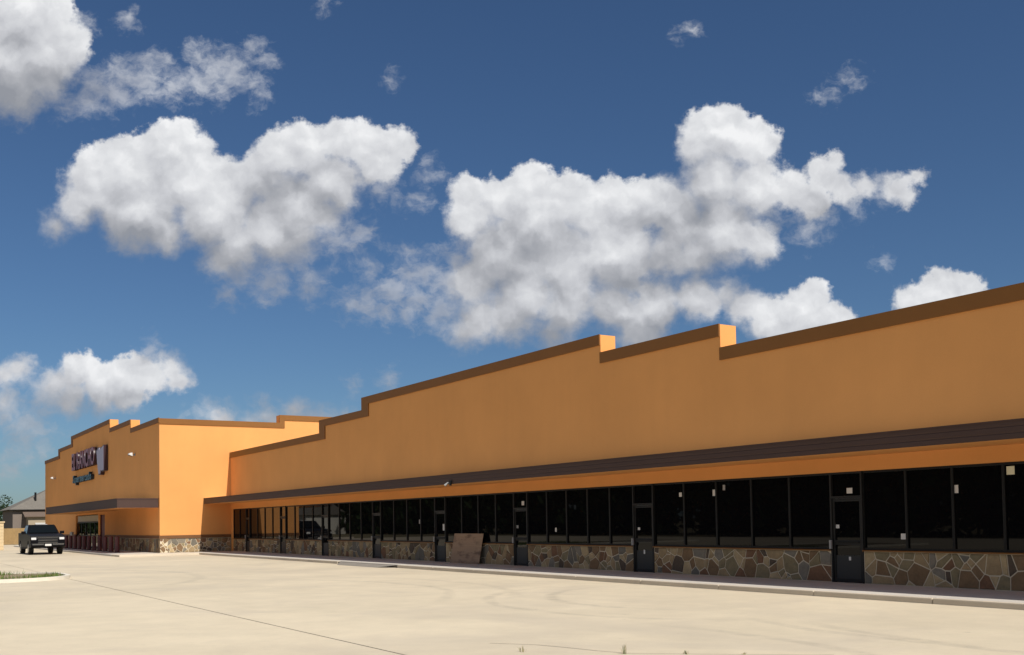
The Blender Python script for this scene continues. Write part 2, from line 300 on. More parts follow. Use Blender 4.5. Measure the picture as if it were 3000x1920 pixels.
def stone_mb(mb, poly, put, back, front, rng, mi=0):
    """one stone: a chamfered slab with an uneven split face; put(u, v, d) places a point d metres proud of the wall"""
    cx_ = sum(p[0] for p in poly)/len(poly); cy_ = sum(p[1] for p in poly)/len(poly); n = len(poly); k = len(mb.v)
    r = max(math.hypot(p[0]-cx_, p[1]-cy_) for p in poly); ins = min(0.35, 0.016/max(r, 0.03)); tx, ty = rng.uniform(-.03, .03), rng.uniform(-.03, .03)
    mb.v += [put(*p, back) for p in poly]; mb.v += [put(*p, front*0.6) for p in poly]
    mb.v += [put(p[0]+(cx_-p[0])*ins, p[1]+(cy_-p[1])*ins, front+tx*(p[0]-cx_)+ty*(p[1]-cy_)+rng.uniform(-.003, .003)) for p in poly]; mb.v.append(put(cx_, cy_, front+rng.uniform(0, .008)))
    for i in range(n):
        j = (i+1) % n; mb.f += [(k+i, k+j, k+n+j, k+n+i), (k+n+i, k+n+j, k+2*n+j, k+2*n+i), (k+2*n+i, k+2*n+j, k+3*n)]; mb.m += [mi]*3
def lay_stones(bays, put_of, parent, near, limit, size, seed):
    """bays: list of (u0,u1,v0,v1); nearest stones become parts, the rest one joined part"""
    rng = random.Random(seed); allst = []
    for bay in bays:
        for poly, ar in flagstones(*bay, size, 0.03, rng): allst.append((near(sum(p[0] for p in poly)/len(poly))/math.sqrt(ar), poly))
    allst.sort(key=lambda q: q[0]); rest = MB(); n = 0
    for k, (_, poly) in enumerate(allst):
        mi = rng.choices(range(len(STONES)), SW)[0]; fr = rng.uniform(0.009, 0.028)
        if k < limit:
            cu = sum(p[0] for p in poly)/len(poly); cv = sum(p[1] for p in poly)/len(poly); o = Vector(put_of(cu, cv, 0))
            mb = MB(); stone_mb(mb, poly, put_of, -0.01, fr, rng); me = mb.mesh('stone', STONES[mi], o); link('stone', me, parent, o-world_of(parent))
        else: stone_mb(rest, poly, put_of, -0.01, fr, rng, mi)
    if rest.f: r = part(rest, 'small_stone', STONES, parent); r['kind'] = 'stuff'

# ------------------------------------------------------------------ the strip of shop units on the right
LOW, MID, HIGH, TB = 7.17*K, 7.93*K, 8.60*K, 0.35
SA, SB, SC, SD = -57.62*K, -51.5*K, -30.2*K, -23.98*K       # parapet steps
SILL, HEAD, SOF, CT, CW = 0.9*K, 3.04*K, 3.43*K, 3.85*K, 1.95*K
strip = thing('shop_building', (-30, 0, 0), 'long orange stucco row of shop units with dark glass fronts and stepped brown topped wall', 'building')
part(MB().prism([(X1+0.01, HEAD), (XR, HEAD), (XR, LOW), (SD, LOW), (SD, MID), (SC, MID), (SC, HIGH), (SB, HIGH), (SB, MID), (SA, MID), (SA, LOW), (X1+0.01, LOW)], 'y', 0.0, 0.62), 'wall', MS, strip)
part(MB().box(X1+0.02, XR, 0.63, 28, 0.02, 5.3), 'roof', mat("roof_membrane", (0.55, 0.54, 0.5)), strip)
VB = 0.79
for a, b, z0, z1 in ((X1+0.012, SA, LOW-TB, LOW), (SA+0.001, SA+VB, LOW-TB, MID), (SA+VB+0.001, SB, MID-TB, MID), (SB+0.001, SB+VB, MID-TB, HIGH), (SB+VB+0.001, SC, HIGH-TB, HIGH), (SC+0.001, SD, MID-TB, MID), (SD+0.001, XR, LOW-TB, LOW)):
    part(MB().box(a, b, -0.055, -0.001, z0, z1+0.012), 'coping', MTRIM, strip)
# canopy: ribbed fascia, soffit, top sheet
fp = [(-CW, SOF), (-CW, SOF+0.10), (-CW+0.010, SOF+0.112), (-CW+0.010, SOF+0.128), (-CW, SOF+0.14), (-CW, SOF+0.235), (-CW+0.010, SOF+0.247), (-CW+0.010, SOF+0.263), (-CW, SOF+0.275), (-CW, CT-0.03), (-CW-0.02, CT-0.03), (-CW-0.02, CT), (-CW+0.06, CT), (-CW+0.06, SOF)]
part(MB().prism(fp, 'x', X1+0.014, XR), 'canopy_fascia', MFAS, strip)
part(MB().box(X1+0.014, XR, -CW+0.062, -0.003, SOF+0.012, SOF+0.05), 'canopy_soffit', MS, strip)
part(MB().box(X1+0.014, XR, -CW+0.062, -0.003, SOF+0.06, CT-0.012), 'canopy_top', bpy.data.materials['roof_membrane'], strip)
# openings (survey units): doors, then the mullion lines between them
DOORS = [(-71.66, -70.82), (-64.66, -63.60), (-57.52, -56.50), (-50.40, -49.35), (-43.38, -42.30), (-36.40, -35.33), (-28.55, -27.43), (-19.80, -18.70), (-11.9, -10.8), (-4.0, -2.9)]
edge = [X1/K+0.55]
for d in DOORS: edge += list(d)
edge.append(XR/K-0.3)
bays = [(edge[i], edge[i+1]) for i in range(0, len(edge), 2)]
MB_ = part(MB().box(X1+0.013, (X1/K+0.55)*K, 0.02, 0.6, 0.0, HEAD-0.001), 'end_pier', MS, strip)
stickers = [(-19.17, 2.52, .19, .15, MWHITE), (-17.45, 1.27, .2, .15, MWHITE), (-15.9, 2.45, .12, .2, MWHITE), (-14.45, 2.84, .2, .2, MYEL), (-26.1, 2.62, .13, .14, MWHITE), (-24.5, 2.63, .13, .2, MWHITE), (-24.05, 2.78, .1, .17, MSTEEL),
            (-33.4, 1.47, .1, .16, MWHITE), (-28.3, 1.5, .12, .09, MWHITE), (-35.75, 2.56, .18, .17, MWHITE), (-36.2, 1.6, .15, .12, MSTEEL), (-45.05, 1.88, .1, .2, MSTEEL), (-42.6, 1.6, .16, .3, MWHITE), (-19.62, 1.54, .13, .1, MWHITE), (-19.2, .66, .07, .1, MWHITE), (-28.0, .70, .07, .14, MWHITE)]
def sticker_on(a, b, own):
    for s_ in stickers:
        if a < s_[0] <= b and (s_[1] > SILL/K): 
            x, z, w_, h_, m_ = s_; part(MB().box((x-w_/2)*K, (x+w_/2)*K, 0.064, 0.0705, (z-h_/2)*K, (z+h_/2)*K), 'sticker', m_, own)
GY = 0.075
stone_bays = []
for bi, (a, b) in enumerate(bays):
    n = max(1, round((b-a)/1.5)); w_ = (b-a)/n; A_, B_ = a*K, b*K
    stone_bays.append((A_+0.01, B_-0.01, 0.0, SILL-0.03))
    part(MB().box(A_, B_, 0.02, 0.6, 0.0, SILL-0.031), 'mortar_bed', MMORT, strip)
    part(MB().box(A_, B_, -0.05, 0.10, SILL-0.03, SILL), 'sill', MTRIM, strip)
    for i in range(n):
        p, q_ = (a+i*w_)*K+0.001, (a+(i+1)*w_)*K-0.001; z0, z1 = SILL+0.001, HEAD-0.002; f = 0.032
        fr = MB().box(p, p+f, 0.03, 0.13, z0, z1).box(q_-f, q_, 0.03, 0.13, z0, z1).box(p+f, q_-f, 0.03, 0.13, z0, z0+0.055).box(p+f, q_-f, 0.03, 0.13, z1-0.055, z1)
        wn = part(fr, 'window', MFRM, strip)
        part(MB().box(p+f-0.004, q_-f+0.004, GY-0.004+random.uniform(-.0005, .0005), GY+0.012, z0+0.05, z1-0.05), 'pane', MGLASS, wn)
        sticker_on(p/K, q_/K, wn)
for a, b in DOORS:
    p, q_ = a*K+0.001, b*K-0.001; f = 0.05; TZ = 2.38*K
    fr = MB().box(p, p+f, 0.0, 0.14, 0.0, HEAD-0.002).box(q_-f, q_, 0.0, 0.14, 0.0, HEAD-0.002).box(p+f, q_-f, 0.0, 0.14, TZ-0.06, TZ).box(p+f, q_-f, 0.0, 0.14, HEAD-0.05, HEAD-0.002)
    dr = part(fr, 'door', mat("door_frame", (0.012, 0.012, 0.012), 0.5, 0.3) if 'door_frame' not in bpy.data.materials else bpy.data.materials['door_frame'], strip)
    DF = bpy.data.materials['door_frame']
    l0, l1 = p+f+0.004, q_-f-0.004
    part(MB().box(l0, l0+0.06, 0.03, 0.10, 0.02, TZ-0.065).box(l1-0.06, l1, 0.03, 0.10, 0.02, TZ-0.065).box(l0+0.06, l1-0.06, 0.03, 0.10, 0.02, 0.10).box(l0+0.06, l1-0.06, 0.03, 0.10, 0.94, 1.06).box(l0+0.06, l1-0.06, 0.03, 0.10, TZ-0.14, TZ-0.065), 'door_leaf', DF, dr)
    part(MB().box(l0+0.058, l1-0.058, 0.05, 0.08, 0.098, 0.68), 'kick_panel', MKICK, dr)
    part(MB().box(l0+0.058, l1-0.058, GY-0.005, GY+0.005, 0.681, 0.942).box(l0+0.058, l1-0.058, GY-0.005, GY+0.005, 1.058, TZ-0.138).box(p+f-0.002, q_-f+0.002, GY-0.005, GY+0.005, TZ-0.002, HEAD-0.048), 'pane', MGLASS, dr)
    part(MB().box(l0+0.07, l1-0.07, -0.02, 0.0, 1.0, 1.025).box(l0+0.09, l0+0.11, 0.001, 0.03, 1.0, 1.025).box(l1-0.11, l1-0.09, 0.001, 0.03, 1.0, 1.025), 'push_bar', MFRM, dr)
    part(MB().box(p-0.01, p+0.045, -0.06, -0.002, 0.84, 1.06), 'lock_box', MSTEEL, dr)
    for s_ in stickers:
        if a < s_[0] <= b:
            x, z, ww, hh, m_ = s_; yy = 0.045 if z < 0.75 else 0.066
            part(MB().box((x-ww/2)*K, (x+ww/2)*K, yy-0.001, yy+0.004, (z-hh/2)*K, (z+hh/2)*K), 'sticker', m_, dr)
lay_stones(stone_bays, lambda u, v, d: (u, 0.02-d, v), strip, lambda u: math.hypot(u, 20.8), 300, 0.315, 3)

# ------------------------------------------------------------------ the big store on the left
YF = -5.05*K; LX = -128.5*K
TA, TBX, TCX, TD = -119.0*K, -111.1*K, -92.2*K, -84.2*K
SL, SM, SH = 9.55*K, 10.24*K, 11.0*K; ST = 0.32
STOP, SBAND = 1.0*K, 1.22*K
store = thing('store_building', (-90, YF, 0), 'tall orange supermarket building with stepped front and sunlit side wall', 'building')
# front wall with the entrance cut out below the canopy
EA, EB, EZ = -108.75*K, -97.4*K, 3.05*K
MA, MBX = -96.62*K, -94.5*K
part(MB().prism([(LX, SBAND), (EA, SBAND), (EA, EZ), (EB, EZ), (EB, SBAND), (MA, SBAND), (MA, 2.98*K), (MBX, 2.98*K), (MBX, SBAND), (X1-0.62, SBAND), (X1-0.62, SL), (TD, SL), (TD, SM), (TCX, SM), (TCX, SH), (TBX, SH), (TBX, SM), (TA, SM), (TA, SL), (LX, SL)], 'y', YF, YF+0.62), 'front_wall', MS, store)
U1 = 3.74*K; SUP = 10.08*K
part(MB().prism([(YF, SBAND), (26, SBAND), (26, SUP), (U1, SUP), (U1, SL-0.05), (YF, SL-0.05)], 'x', X1-0.62, X1), 'side_wall', MS, store)
part(MB().box(LX+0.4, X1-0.63, YF+0.63, 25.9, 0.05, 7.6), 'roof', bpy.data.materials['roof_membrane'], store)
VB2 = 0.8
for a, b, z0, z1 in ((LX, TA, SL-ST, SL), (TA+0.001, TA+VB2, SL-ST, SM), (TA+VB2+0.001, TBX, SM-ST, SM), (TBX+0.001, TBX+VB2, SM-ST, SH), (TBX+VB2+0.001, TCX, SH-ST, SH), (TCX+0.001, TD, SM-ST, SM), (TD+0.001, X1+0.054, SL-ST, SL)):
    part(MB().box(a, b, YF-0.055, YF-0.001, z0, z1+0.012), 'coping', MTRIM, store)
sT = SL-0.05
for a, b, z0, z1 in ((YF, U1, sT-0.34, sT), (U1+0.001, U1+0.36, sT-0.34, SUP), (U1+0.361, 26, SUP-0.34, SUP)):
    part(MB().box(X1+0.001, X1+0.055, a, b, z0, z1+0.012), 'coping', MTRIM, store)
# brown water table and stone base, front and side
def band(a, b): part(MB().box(a, b, YF-0.04, YF+0.5, STOP+0.002, SBAND-0.001), 'base_band', MBAND, store); part(MB().box(a, b, YF+0.02, YF+0.5, 0, STOP), 'mortar_bed', MMORT, store)
for a, b in ((LX, EA), (EB, MA), (MBX, X1-0.001)): band(a, b)
part(MB().box(X1-0.5, X1+0.04, YF-0.041, -0.003, STOP+0.003, SBAND-0.002), 'base_band', MBAND, store)
part(MB().box(X1-0.5, X1-0.02, YF+0.021, -0.004, 0.001, STOP-0.001), 'mortar_bed', MMORT, store)
lay_stones([(MBX+0.02, X1-0.02, 0.0, STOP-0.01)], lambda u, v, d: (u, YF+0.02-d, v), store, lambda u: -u, 110, 0.40, 11)
lay_stones([(YF+0.005, -0.02, 0.0, STOP-0.01)], lambda u, v, d: (X1-0.02+d, u, v), store, lambda u: 1, 110, 0.27, 12)
lay_stones([(LX+0.02, EA-0.02, 0.0, STOP-0.01), (EB+0.02, MA-0.02, 0.0, STOP-0.01)], lambda u, v, d: (u, YF+0.02-d, v), store, lambda u: -u, 60, 0.42, 13)
# canopy over the entrance
CX0, CX1, CY = -108.0*K, -75.43*K, -7.84*K
c0, c1 = 3.2*K, 3.85*K
part(MB().box(CX0, CX1, CY, CY+0.06, c0, c1).box(CX0, CX1, CY-0.02, CY-0.001, c1-0.05, c1+0.01).box(CX0, CX1, CY-0.02, CY-0.001, c0, c0+0.09).box(CX1-0.06, CX1, CY+0.061, YF-0.003, c0, c1).box(CX1+0.001, CX1+0.02, CY, YF-0.003, c1-0.05, c1+0.01).box(CX1+0.001, CX1+0.02, CY, YF-0.003, c0, c0+0.09).box(CX0, CX0+0.06, CY+0.061, YF-0.003, c0, c1), 'canopy_fascia', MFAS, store)
part(MB().box(CX0+0.062, CX1-0.062, CY+0.062, YF-0.003, c0+0.02, c0+0.06), 'canopy_soffit', MS, store)
part(MB().box(CX0+0.062, CX1-0.062, CY+0.062, YF-0.003, c0+0.07, c1-0.02), 'canopy_top', bpy.data.materials['roof_membrane'], store)
# entrance: sliding glass doors with a pale sign strip above
ew = EB-EA; y = YF+0.12
part(MB().box(EA+0.02, EB-0.02, y+0.05, y+0.1, EZ-0.55, EZ-0.06), 'transom_panel', mat("pale_panel", (0.42, 0.38, 0.30), 0.6), store)
for k in range(5):
    a = EA+0.03+k*(ew-0.06)/5; b = EA+0.03+(k+1)*(ew-0.06)/5-0.02; f = 0.07; z1 = EZ-0.57
    d = part(MB().box(a, a+f, y, y+0.1, 0.0, z1).box(b-f, b, y, y+0.1, 0.0, z1).box(a+f, b-f, y, y+0.1, z1-0.1, z1).box(a+f, b-f, y, y+0.1, 0.0, 0.12).box(a+f, b-f, y, y+0.1, 1.0, 1.07), 'entrance_door', MFRM, store)
    part(MB().box(a+f-0.004, b-f+0.004, y+0.04, y+0.06, 0.11, z1-0.09), 'pane', MGLASS, d)
part(MB().box(EA-0.0, EA+1.1, YF-0.5, YF-0.35, 0.1, 1.35), 'notice_board', mat("board_face", (0.36, 0.33, 0.28), 0.6), store)
part(MB().box(MA+0.02, MBX-0.02, YF+0.1, YF+0.16, 0.0, 2.96*K).box(MA+0.02, MA+0.1, YF+0.05, YF+0.099, 0, 2.96*K).box(MBX-0.1, MBX-0.02, YF+0.05, YF+0.099, 0, 2.96*K), 'side_door', mat("maroon_door", (0.11, 0.022, 0.028), 0.5), store)

# ------------------------------------------------------------------ store sign
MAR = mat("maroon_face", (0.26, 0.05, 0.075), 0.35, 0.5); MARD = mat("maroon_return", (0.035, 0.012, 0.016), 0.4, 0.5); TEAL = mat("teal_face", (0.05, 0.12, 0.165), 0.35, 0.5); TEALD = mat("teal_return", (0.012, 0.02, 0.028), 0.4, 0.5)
LAV = mat("lavender_face", (0.37, 0.31, 0.40), 0.35, 0.5)
sign = thing('store_sign', (-100*K, YF, 6.5*K), 'raised maroon capital letters over dark teal lettering with a pale shield, on the orange front', 'sign')
def letters(txt, x0, x1, z0, z1, face, side, depth, shear=0.0, off=0.0):
    shapes = []; pen = 0.0
    for ch in txt:
        if ch == ' ': pen += 0.35; continue
        cu = bpy.data.curves.new('letter', 'FONT'); cu.body = ch; cu.shear = shear; cu.offset = off; cu.extrude = 0.05; cu.resolution_u = 3
        ob = bpy.data.objects.new('letter', cu); col.objects.link(ob); bpy.context.view_layer.update()
        me = bpy.data.meshes.new_from_object(ob.evaluated_get(bpy.context.evaluated_depsgraph_get())); bpy.data.objects.remove(ob)
        a = min(v.co.x for v in me.vertices); b = max(v.co.x for v in me.vertices)
        shapes.append((me, pen-a)); pen += b-a+0.07
    z_lo = min(v.co.y for me, _ in shapes for v in me.vertices); z_hi = max(v.co.y for me, _ in shapes for v in me.vertices); W_ = pen-0.07
    o = world_of(sign)
    for me, dx in shapes:
        mid = (x0+(dx+sum(v.co.x for v in me.vertices)/len(me.vertices))/W_*(x1-x0))
        for v in me.vertices:
            x = x0+(v.co.x+dx)/W_*(x1-x0); z = z0+(v.co.y-z_lo)/(z_hi-z_lo)*(z1-z0); y_ = YF-0.03-depth*(v.co.z+0.05)/0.1
            v.co = (x-mid, y_-YF, z-o.z)
        me.materials.clear(); me.materials.append(face); me.materials.append(side); me.update()
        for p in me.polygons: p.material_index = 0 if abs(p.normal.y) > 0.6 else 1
        link('letter', me, sign, (mid-o.x, 0, 0))
letters('EL RANCHO', -108.7*K, -97.3*K, 7.42*K, 9.08*K, MAR, MARD, 0.32, off=0.025)
letters('Supermercado', -108.7*K, -99.1*K, 5.98*K, 6.95*K, TEAL, TEALD, 0.25, shear=0.2, off=0.03)
em = [(0.02, .93), (.18, .93), (.2, 1.0), (.42, 1.0), (.45, .93), (1.0, 1.03), (1.0, .12), (.72, .10), (.62, .17), (.55, .0), (.3, .0), (.24, .14), (.1, .5)]
ex = lambda p: (-96.5*K+p[0]*3.5*K, 6.42*K+p[1]*2.42*K)
part(MB().prism([ex(p) for p in em], 'y', YF-0.30, YF-0.02), 'emblem', MARD, sign)
e2 = [(0.5+(p[0]-0.5)*0.86, 0.52+(p[1]-0.52)*0.92) for p in em]
part(MB().prism([ex(p) for p in e2], 'y', YF-0.33, YF-0.301), 'emblem_face', LAV, sign)

# ------------------------------------------------------------------ wall lights
def wall_light(x, z, label):
    o = thing('wall_light', (x, YF, z), label, 'light', 'floodlights on the store front')
    part(MB().tube((x, YF-0.002, z), (x, YF-0.05, z), 0.10, n=14).tube((x, YF-0.05, z), (x, YF-0.26, z-0.02), 0.03), 'bracket', MSTEEL, o)
    part(MB().prism([(YF-0.20, z-0.12), (YF-0.46, z-0.02), (YF-0.42, z+0.10), (YF-0.22, z+0.14)], 'x', x-0.22, x+0.22), 'housing', MWHITE, o, bevel=0.02)
    part(MB().quad((x-0.19, YF-0.21, z-0.128), (x+0.19, YF-0.21, z-0.128), (x+0.19, YF-0.44, z-0.045), (x-0.19, YF-0.44, z-0.045)), 'lens', MGLASS, o)
wall_light(-82.76*K, 7.4*K, 'small white floodlight on the orange front between sign and corner')
wall_light(-121.1*K, 7.26*K, 'small white floodlight on the orange front beyond the sign')
fx, fz = -38.1*K, 3.47*K
fl = thing('canopy_light', (fx, -CW, fz), 'tiny bare spotlight clipped to the dark canopy edge', 'light')
part(MB().box(fx-0.05, fx+0.05, -CW-0.07, -CW-0.022, fz-0.1, fz+0.1).tube((fx, -CW-0.07, fz), (fx, -CW-0.17, fz-0.03), 0.02), 'bracket', MFRM, fl)
part(MB().tube((fx-0.02, -CW-0.13, fz+0.02), (fx-0.10, -CW-0.24, fz-0.09), 0.03, 0.045), 'lamp_head', MSTEEL, fl)

# ------------------------------------------------------------------ plywood sheet leaning on the stone
bx = -41.3*K; bw = 2.34
ply = thing('plywood_sheet', (bx, -0.55, 0), 'brown plywood sheet leaning on the stone base between two doors', 'plywood')
pm = bpy.data.materials.new("plywood"); pm.use_nodes = True; q = NT(pm.node_tree); p_ = q.n.new("ShaderNodeNewGeometry").outputs['Position']
q.put(q.n["Principled BSDF"].inputs['Base Color'], q.mix(q.maprange(q.noise(q.vec('MULTIPLY', p_, (0.8, 1, 2.2)), 1.6, 4, 0.6), 0.5, 0.68, 0, 1), q.ramp(q.noise(q.vec('MULTIPLY', p_, (0.5, 1, 14)), 2.0, 5, 0.6), [(0.3, (0.30, 0.20, 0.125)), (0.7, (0.38, 0.26, 0.165))]), (0.16, 0.10, 0.065)))
q.n["Principled BSDF"].inputs['Roughness'].default_value = 0.8
l = 1.22; yb = -0.30; yt = -0.065; zt = math.sqrt(l*l-(yt-yb)**2)
for k, (a, b) in enumerate(((0, 0.46), (0.46, 1.0))):
    A0, B0 = bx+bw*a, bx+bw*b
    if k == 0: pb = MB()
pb = MB(); n_ = Vector((0, -zt, -(yb-yt))).normalized()*0.018
c_ = [(bx, yb, 0.004), (bx+bw, yb, 0.004), (bx+bw, yt, zt), (bx, yt, zt)]
k = len(pb.v); pb.v += c_+[tuple(Vector(c)-Vector((0, -0.018*zt/l, 0.018*(yt-yb)/l))) for c in c_]
pb.f += [(0, 1, 2, 3), (7, 6, 5, 4), (0, 4, 5, 1), (1, 5, 6, 2), (2, 6, 7, 3), (3, 7, 4, 0)]; pb.m += [0]*6
part(pb, 'panel', pm, ply)

# ------------------------------------------------------------------ bollards before the store
MBOL = mat("maroon_paint", (0.13, 0.042, 0.045), 0.45, 0.5, var=0.15, vscale=2.0)
MCAPB = mat("maroon_cap", (0.15, 0.06, 0.06), 0.5, 0.5)
ords = ('first', 'second', 'third', 'fourth', 'fifth', 'sixth', 'seventh', 'eighth', 'ninth', 'tenth', 'eleventh', 'twelfth')
b0 = None
for k in range(12):
    bxk = (-80.9-k*2.24)*K; lab = ords[k]+' maroon bollard from the stone corner in the row before the store'
    if b0 is None:
        b0 = thing('bollard', (bxk, -6.75*K, 0), lab, 'bollard', 'maroon bollards along the store walk')
        me = MB().tube((0, 0, 0), (0, 0, 1.02), 0.15, n=16).mesh('post', MBOL); link('post', me, b0)
        me = MB().tube((0, 0, 1.021), (0, 0, 1.06), 0.15, 0.11, 16).tube((0, 0, 1.061), (0, 0, 1.085), 0.11, 0.03, 16).mesh('cap', MCAPB); link('cap', me, b0)
        me = MB().tube((0, 0, 0.001), (0, 0, 0.03), 0.2, 0.19, 16).mesh('base_collar', MFRM); link('base_collar', me, b0)
    else:
        c = b0.copy(); col.objects.link(c); c.location = (bxk, -6.75*K, 0); c['label'] = lab
        for ch in list(b0.children):
            d = ch.copy(); col.objects.link(d); d.parent = c

# ------------------------------------------------------------------ pickup truck facing us
def pickup(loc, S):
    paint = mat("black_paint", (0.005, 0.0045, 0.006), 0.4, 0.1, coat=0.0); chrome = mat("chrome", (0.28, 0.28, 0.28), 0.25, 0.5, metal=1.0); rub = mat("rubber", (0.015, 0.015, 0.015), 0.8); gl = mat("car_glass", (0.006, 0.008, 0.009), 0.03, 0.5, ior=1.3)
    lens = mat("lamp_lens", (0.7, 0.7, 0.7), 0.1, 0.6); rim_m = mat("alloy", (0.35, 0.35, 0.36), 0.3, 0.5, metal=0.8)
    t_ = thing('pickup_truck', loc, 'black pickup truck parked facing us beside the store walk', 'truck'); o = Vector(loc)
    def P(mb, name, m_, par=t_, **kw):
        mb.v = [(o.x+x*S, o.y+y_*S, o.z+z*S) for x, y_, z in mb.v]; return part(mb, name, m_, par, **kw)
    def arch(cx_, r, n=8): return [(cx_+r*math.cos(math.pi*(1-i/n)), 0.40+r*math.sin(math.pi*(1-i/n))) for i in range(n+1)]
    prof = [(-2.85, 0.55), (-2.35, 0.48)]+arch(-1.85, 0.47)+[(-1.3, 0.42), (1.3, 0.42)]+arch(1.85, 0.47)+[(2.4, 0.42), (2.85, 0.45), (2.92, 0.62), (2.9, 1.0), (2.80, 1.16), (2.4, 1.23), (1.15, 1.30), (0.95, 1.30), (-0.95, 1.32), (-2.85, 1.34)]
    body = P(MB().prism(prof, 'y', -0.98, 0.98), 'body', paint, bevel=0.03)
    # bed opening
    P(MB().box(-2.75, -1.05, -0.85, 0.85, 1.335, 1.36), 'bed_liner', rub)
    # cab: tapered greenhouse
    lo = [(-1.0, 0.93), (1.12, 0.93), (1.12, -0.93), (-1.0, -0.93)]; hi = [(-0.85, 0.74), (0.35, 0.74), (0.35, -0.74), (-0.85, -0.74)]; cb = MB(); cb.v = [(x, y_, 1.28) for x, y_ in lo]+[(x, y_, 1.86) for x, y_ in hi]
    cb.f = [(0, 1, 5, 4), (1, 2, 6, 5), (2, 3, 7, 6), (3, 0, 4, 7), (4, 5, 6, 7)]; cb.m = [0]*5
    P(cb, 'cab', paint, bevel=0.03)
    def L(a, b, f): return tuple(a[i]+(b[i]-a[i])*f for i in range(3))
    def pane(c, name, out):
        A0, B0, C0, D0 = c; u = lambda f, h: L(L(A0, B0, f), L(D0, C0, f), h); pts = [Vector(u(f, h))+Vector(out) for f, h in ((.06, .08), (.94, .08), (.94, .9), (.06, .9))]
        m_ = MB().quad(*pts); m_.quad(*[p-Vector(out)*0.8 for p in reversed(pts)]); P(m_, name, gl)
    pane(((1.12, .93, 1.28), (1.12, -.93, 1.28), (.35, -.74, 1.86), (.35, .74, 1.86)), 'windshield', (0.02, 0, 0.03))
    pane(((-1.0, .93, 1.28), (1.12, .93, 1.28), (.35, .74, 1.86), (-.85, .74, 1.86)), 'side_window', (0, 0.025, 0.01))
    pane(((-1.0, -.93, 1.28), (1.12, -.93, 1.28), (.35, -.74, 1.86), (-.85, -.74, 1.86)), 'side_window', (0, -0.025, 0.01))
    P(MB().box(2.86, 2.95, -0.55, 0.55, 0.72, 1.06), 'grille', rub); gr = P(MB().box(2.951, 2.97, -0.56, 0.56, 0.87, 0.91).box(2.951, 2.97, -0.56, 0.56, 0.72, 0.75).box(2.951, 2.97, -0.56, 0.56, 1.03, 1.06), 'grille_bar', chrome)
    P(MB().box(2.86, 3.08, -0.97, 0.97, 0.50, 0.70), 'bumper', paint, bevel=0.03); P(MB().box(3.081, 3.10, 0.25, 0.9, 0.60, 0.68).box(3.081, 3.10, -0.9, -0.25, 0.60, 0.68), 'bumper_trim', chrome)
    P(MB().box(3.082, 3.09, -0.18, 0.18, 0.54, 0.66), 'license_plate', MWHITE)
    for s_ in (-1, 1):
        y0, y1 = sorted((s_*0.66, s_*0.94)); P(MB().box(2.80, 2.935, y0, y1, 0.92, 1.06), 'headlight', lens, bevel=0.02)
        y0, y1 = sorted((s_*0.99, s_*1.25)); P(MB().box(0.78, 0.92, y0, y1, 1.28, 1.46), 'mirror', paint, bevel=0.03)
        y0, y1 = sorted((s_*0.96, s_*1.06)); P(MB().box(-1.2, 1.25, y0, y1, 0.36, 0.42), 'running_board', rub)
        for cx_ in (-1.85, 1.85):
            y0, y1 = s_*0.70, s_*0.97; wh = P(MB().tube((cx_, y0, 0.40), (cx_, y1, 0.40), 0.40, n=28), 'wheel', rub, bevel=0.03)
            P(MB().tube((cx_, y1, 0.40), (cx_, y1+s_*0.015, 0.40), 0.25, 0.24, 20), 'rim', rim_m, wh)
    P(MB().box(-0.2, 0.2, -0.35, 0.35, 1.862, 1.885), 'roof_marker', lens)
pickup((-81.2, -9.85, ZL), 1.12)

# ------------------------------------------------------------------ house, fence, pillar, trees beyond the store
hx = -175*K
house = thing('house', (hx, 0, 0), 'low grey roofed house behind the wooden fence at far left', 'house')
brk = mat("house_wall", (0.20, 0.165, 0.14), 0.9, var=0.15); shing = mat("shingles", (0.17, 0.155, 0.135), 0.95, 0.1, var=0.2, vscale=1.5, fine=0.3, fscale=8); tanp = mat("tan_siding", (0.36, 0.30, 0.215), 0.85)
hy0, hy1 = -2.9, 16.0
part(MB().box(hx-12, hx, hy0, hy1, -0.3, 4.35), 'wall', brk, house)
rf = MB(); e = 0.5; ez = 4.4; rz = 8.6; a0, a1, b0_, b1 = hx-12-e, hx+e, hy0-e, hy1+e
rf.v = [(a0, b0_, ez), (a1, b0_, ez), (a1, b1, ez), (a0, b1, ez), (hx-6, b0_+8, rz), (hx-6, b1-8, rz)]; rf.f = [(0, 1, 4), (1, 2, 5, 4), (2, 3, 5), (3, 0, 4, 5), (0, 3, 2, 1)]; rf.m = [0]*5
ro = part(rf, 'roof', shing, house)
part(MB().tube((hx-1.5, 0.2, 5.5), (hx-1.5, 0.2, 6.85), 0.14), 'vent_pipe', MFRM, ro)
part(MB().box(hx+0.002, hx+0.5, hy0-0.4, hy1, 4.28, 4.4), 'gutter', MFRM, house)
part(MB().prism([(hx+0.003, 4.15), (hx+2.6, 3.45), (hx+2.6, 3.3), (hx+0.003, 3.95)], 'y', hy0+1.2, hy1, 0), 'porch_roof', mat("porch_shingle", (0.15, 0.11, 0.085), 0.9), house)
part(MB().box(hx+0.004, hx+2.2, hy0+1.7, hy1, -0.3, 3.3), 'porch_wall', tanp, house)
part(MB().box(hx+2.201, hx+2.26, hy0+2.6, hy1, 2.35, 2.5), 'porch_trim', MWHITE, house)
for k in range(2):
    wy = hy0+3.2+k*3.2; wf = part(MB().box(hx+2.205, hx+2.26, wy, wy+1.3, 0.9, 2.2), 'window', MWHITE, house); part(MB().box(hx+2.262, hx+2.27, wy+0.08, wy+1.22, 0.98, 2.12), 'pane', MGLASS, wf)
fxx = -155*K
fen = thing('wooden_fence', (fxx, -5, 0), 'tan wooden board fence in front of the grey roofed house', 'fence')
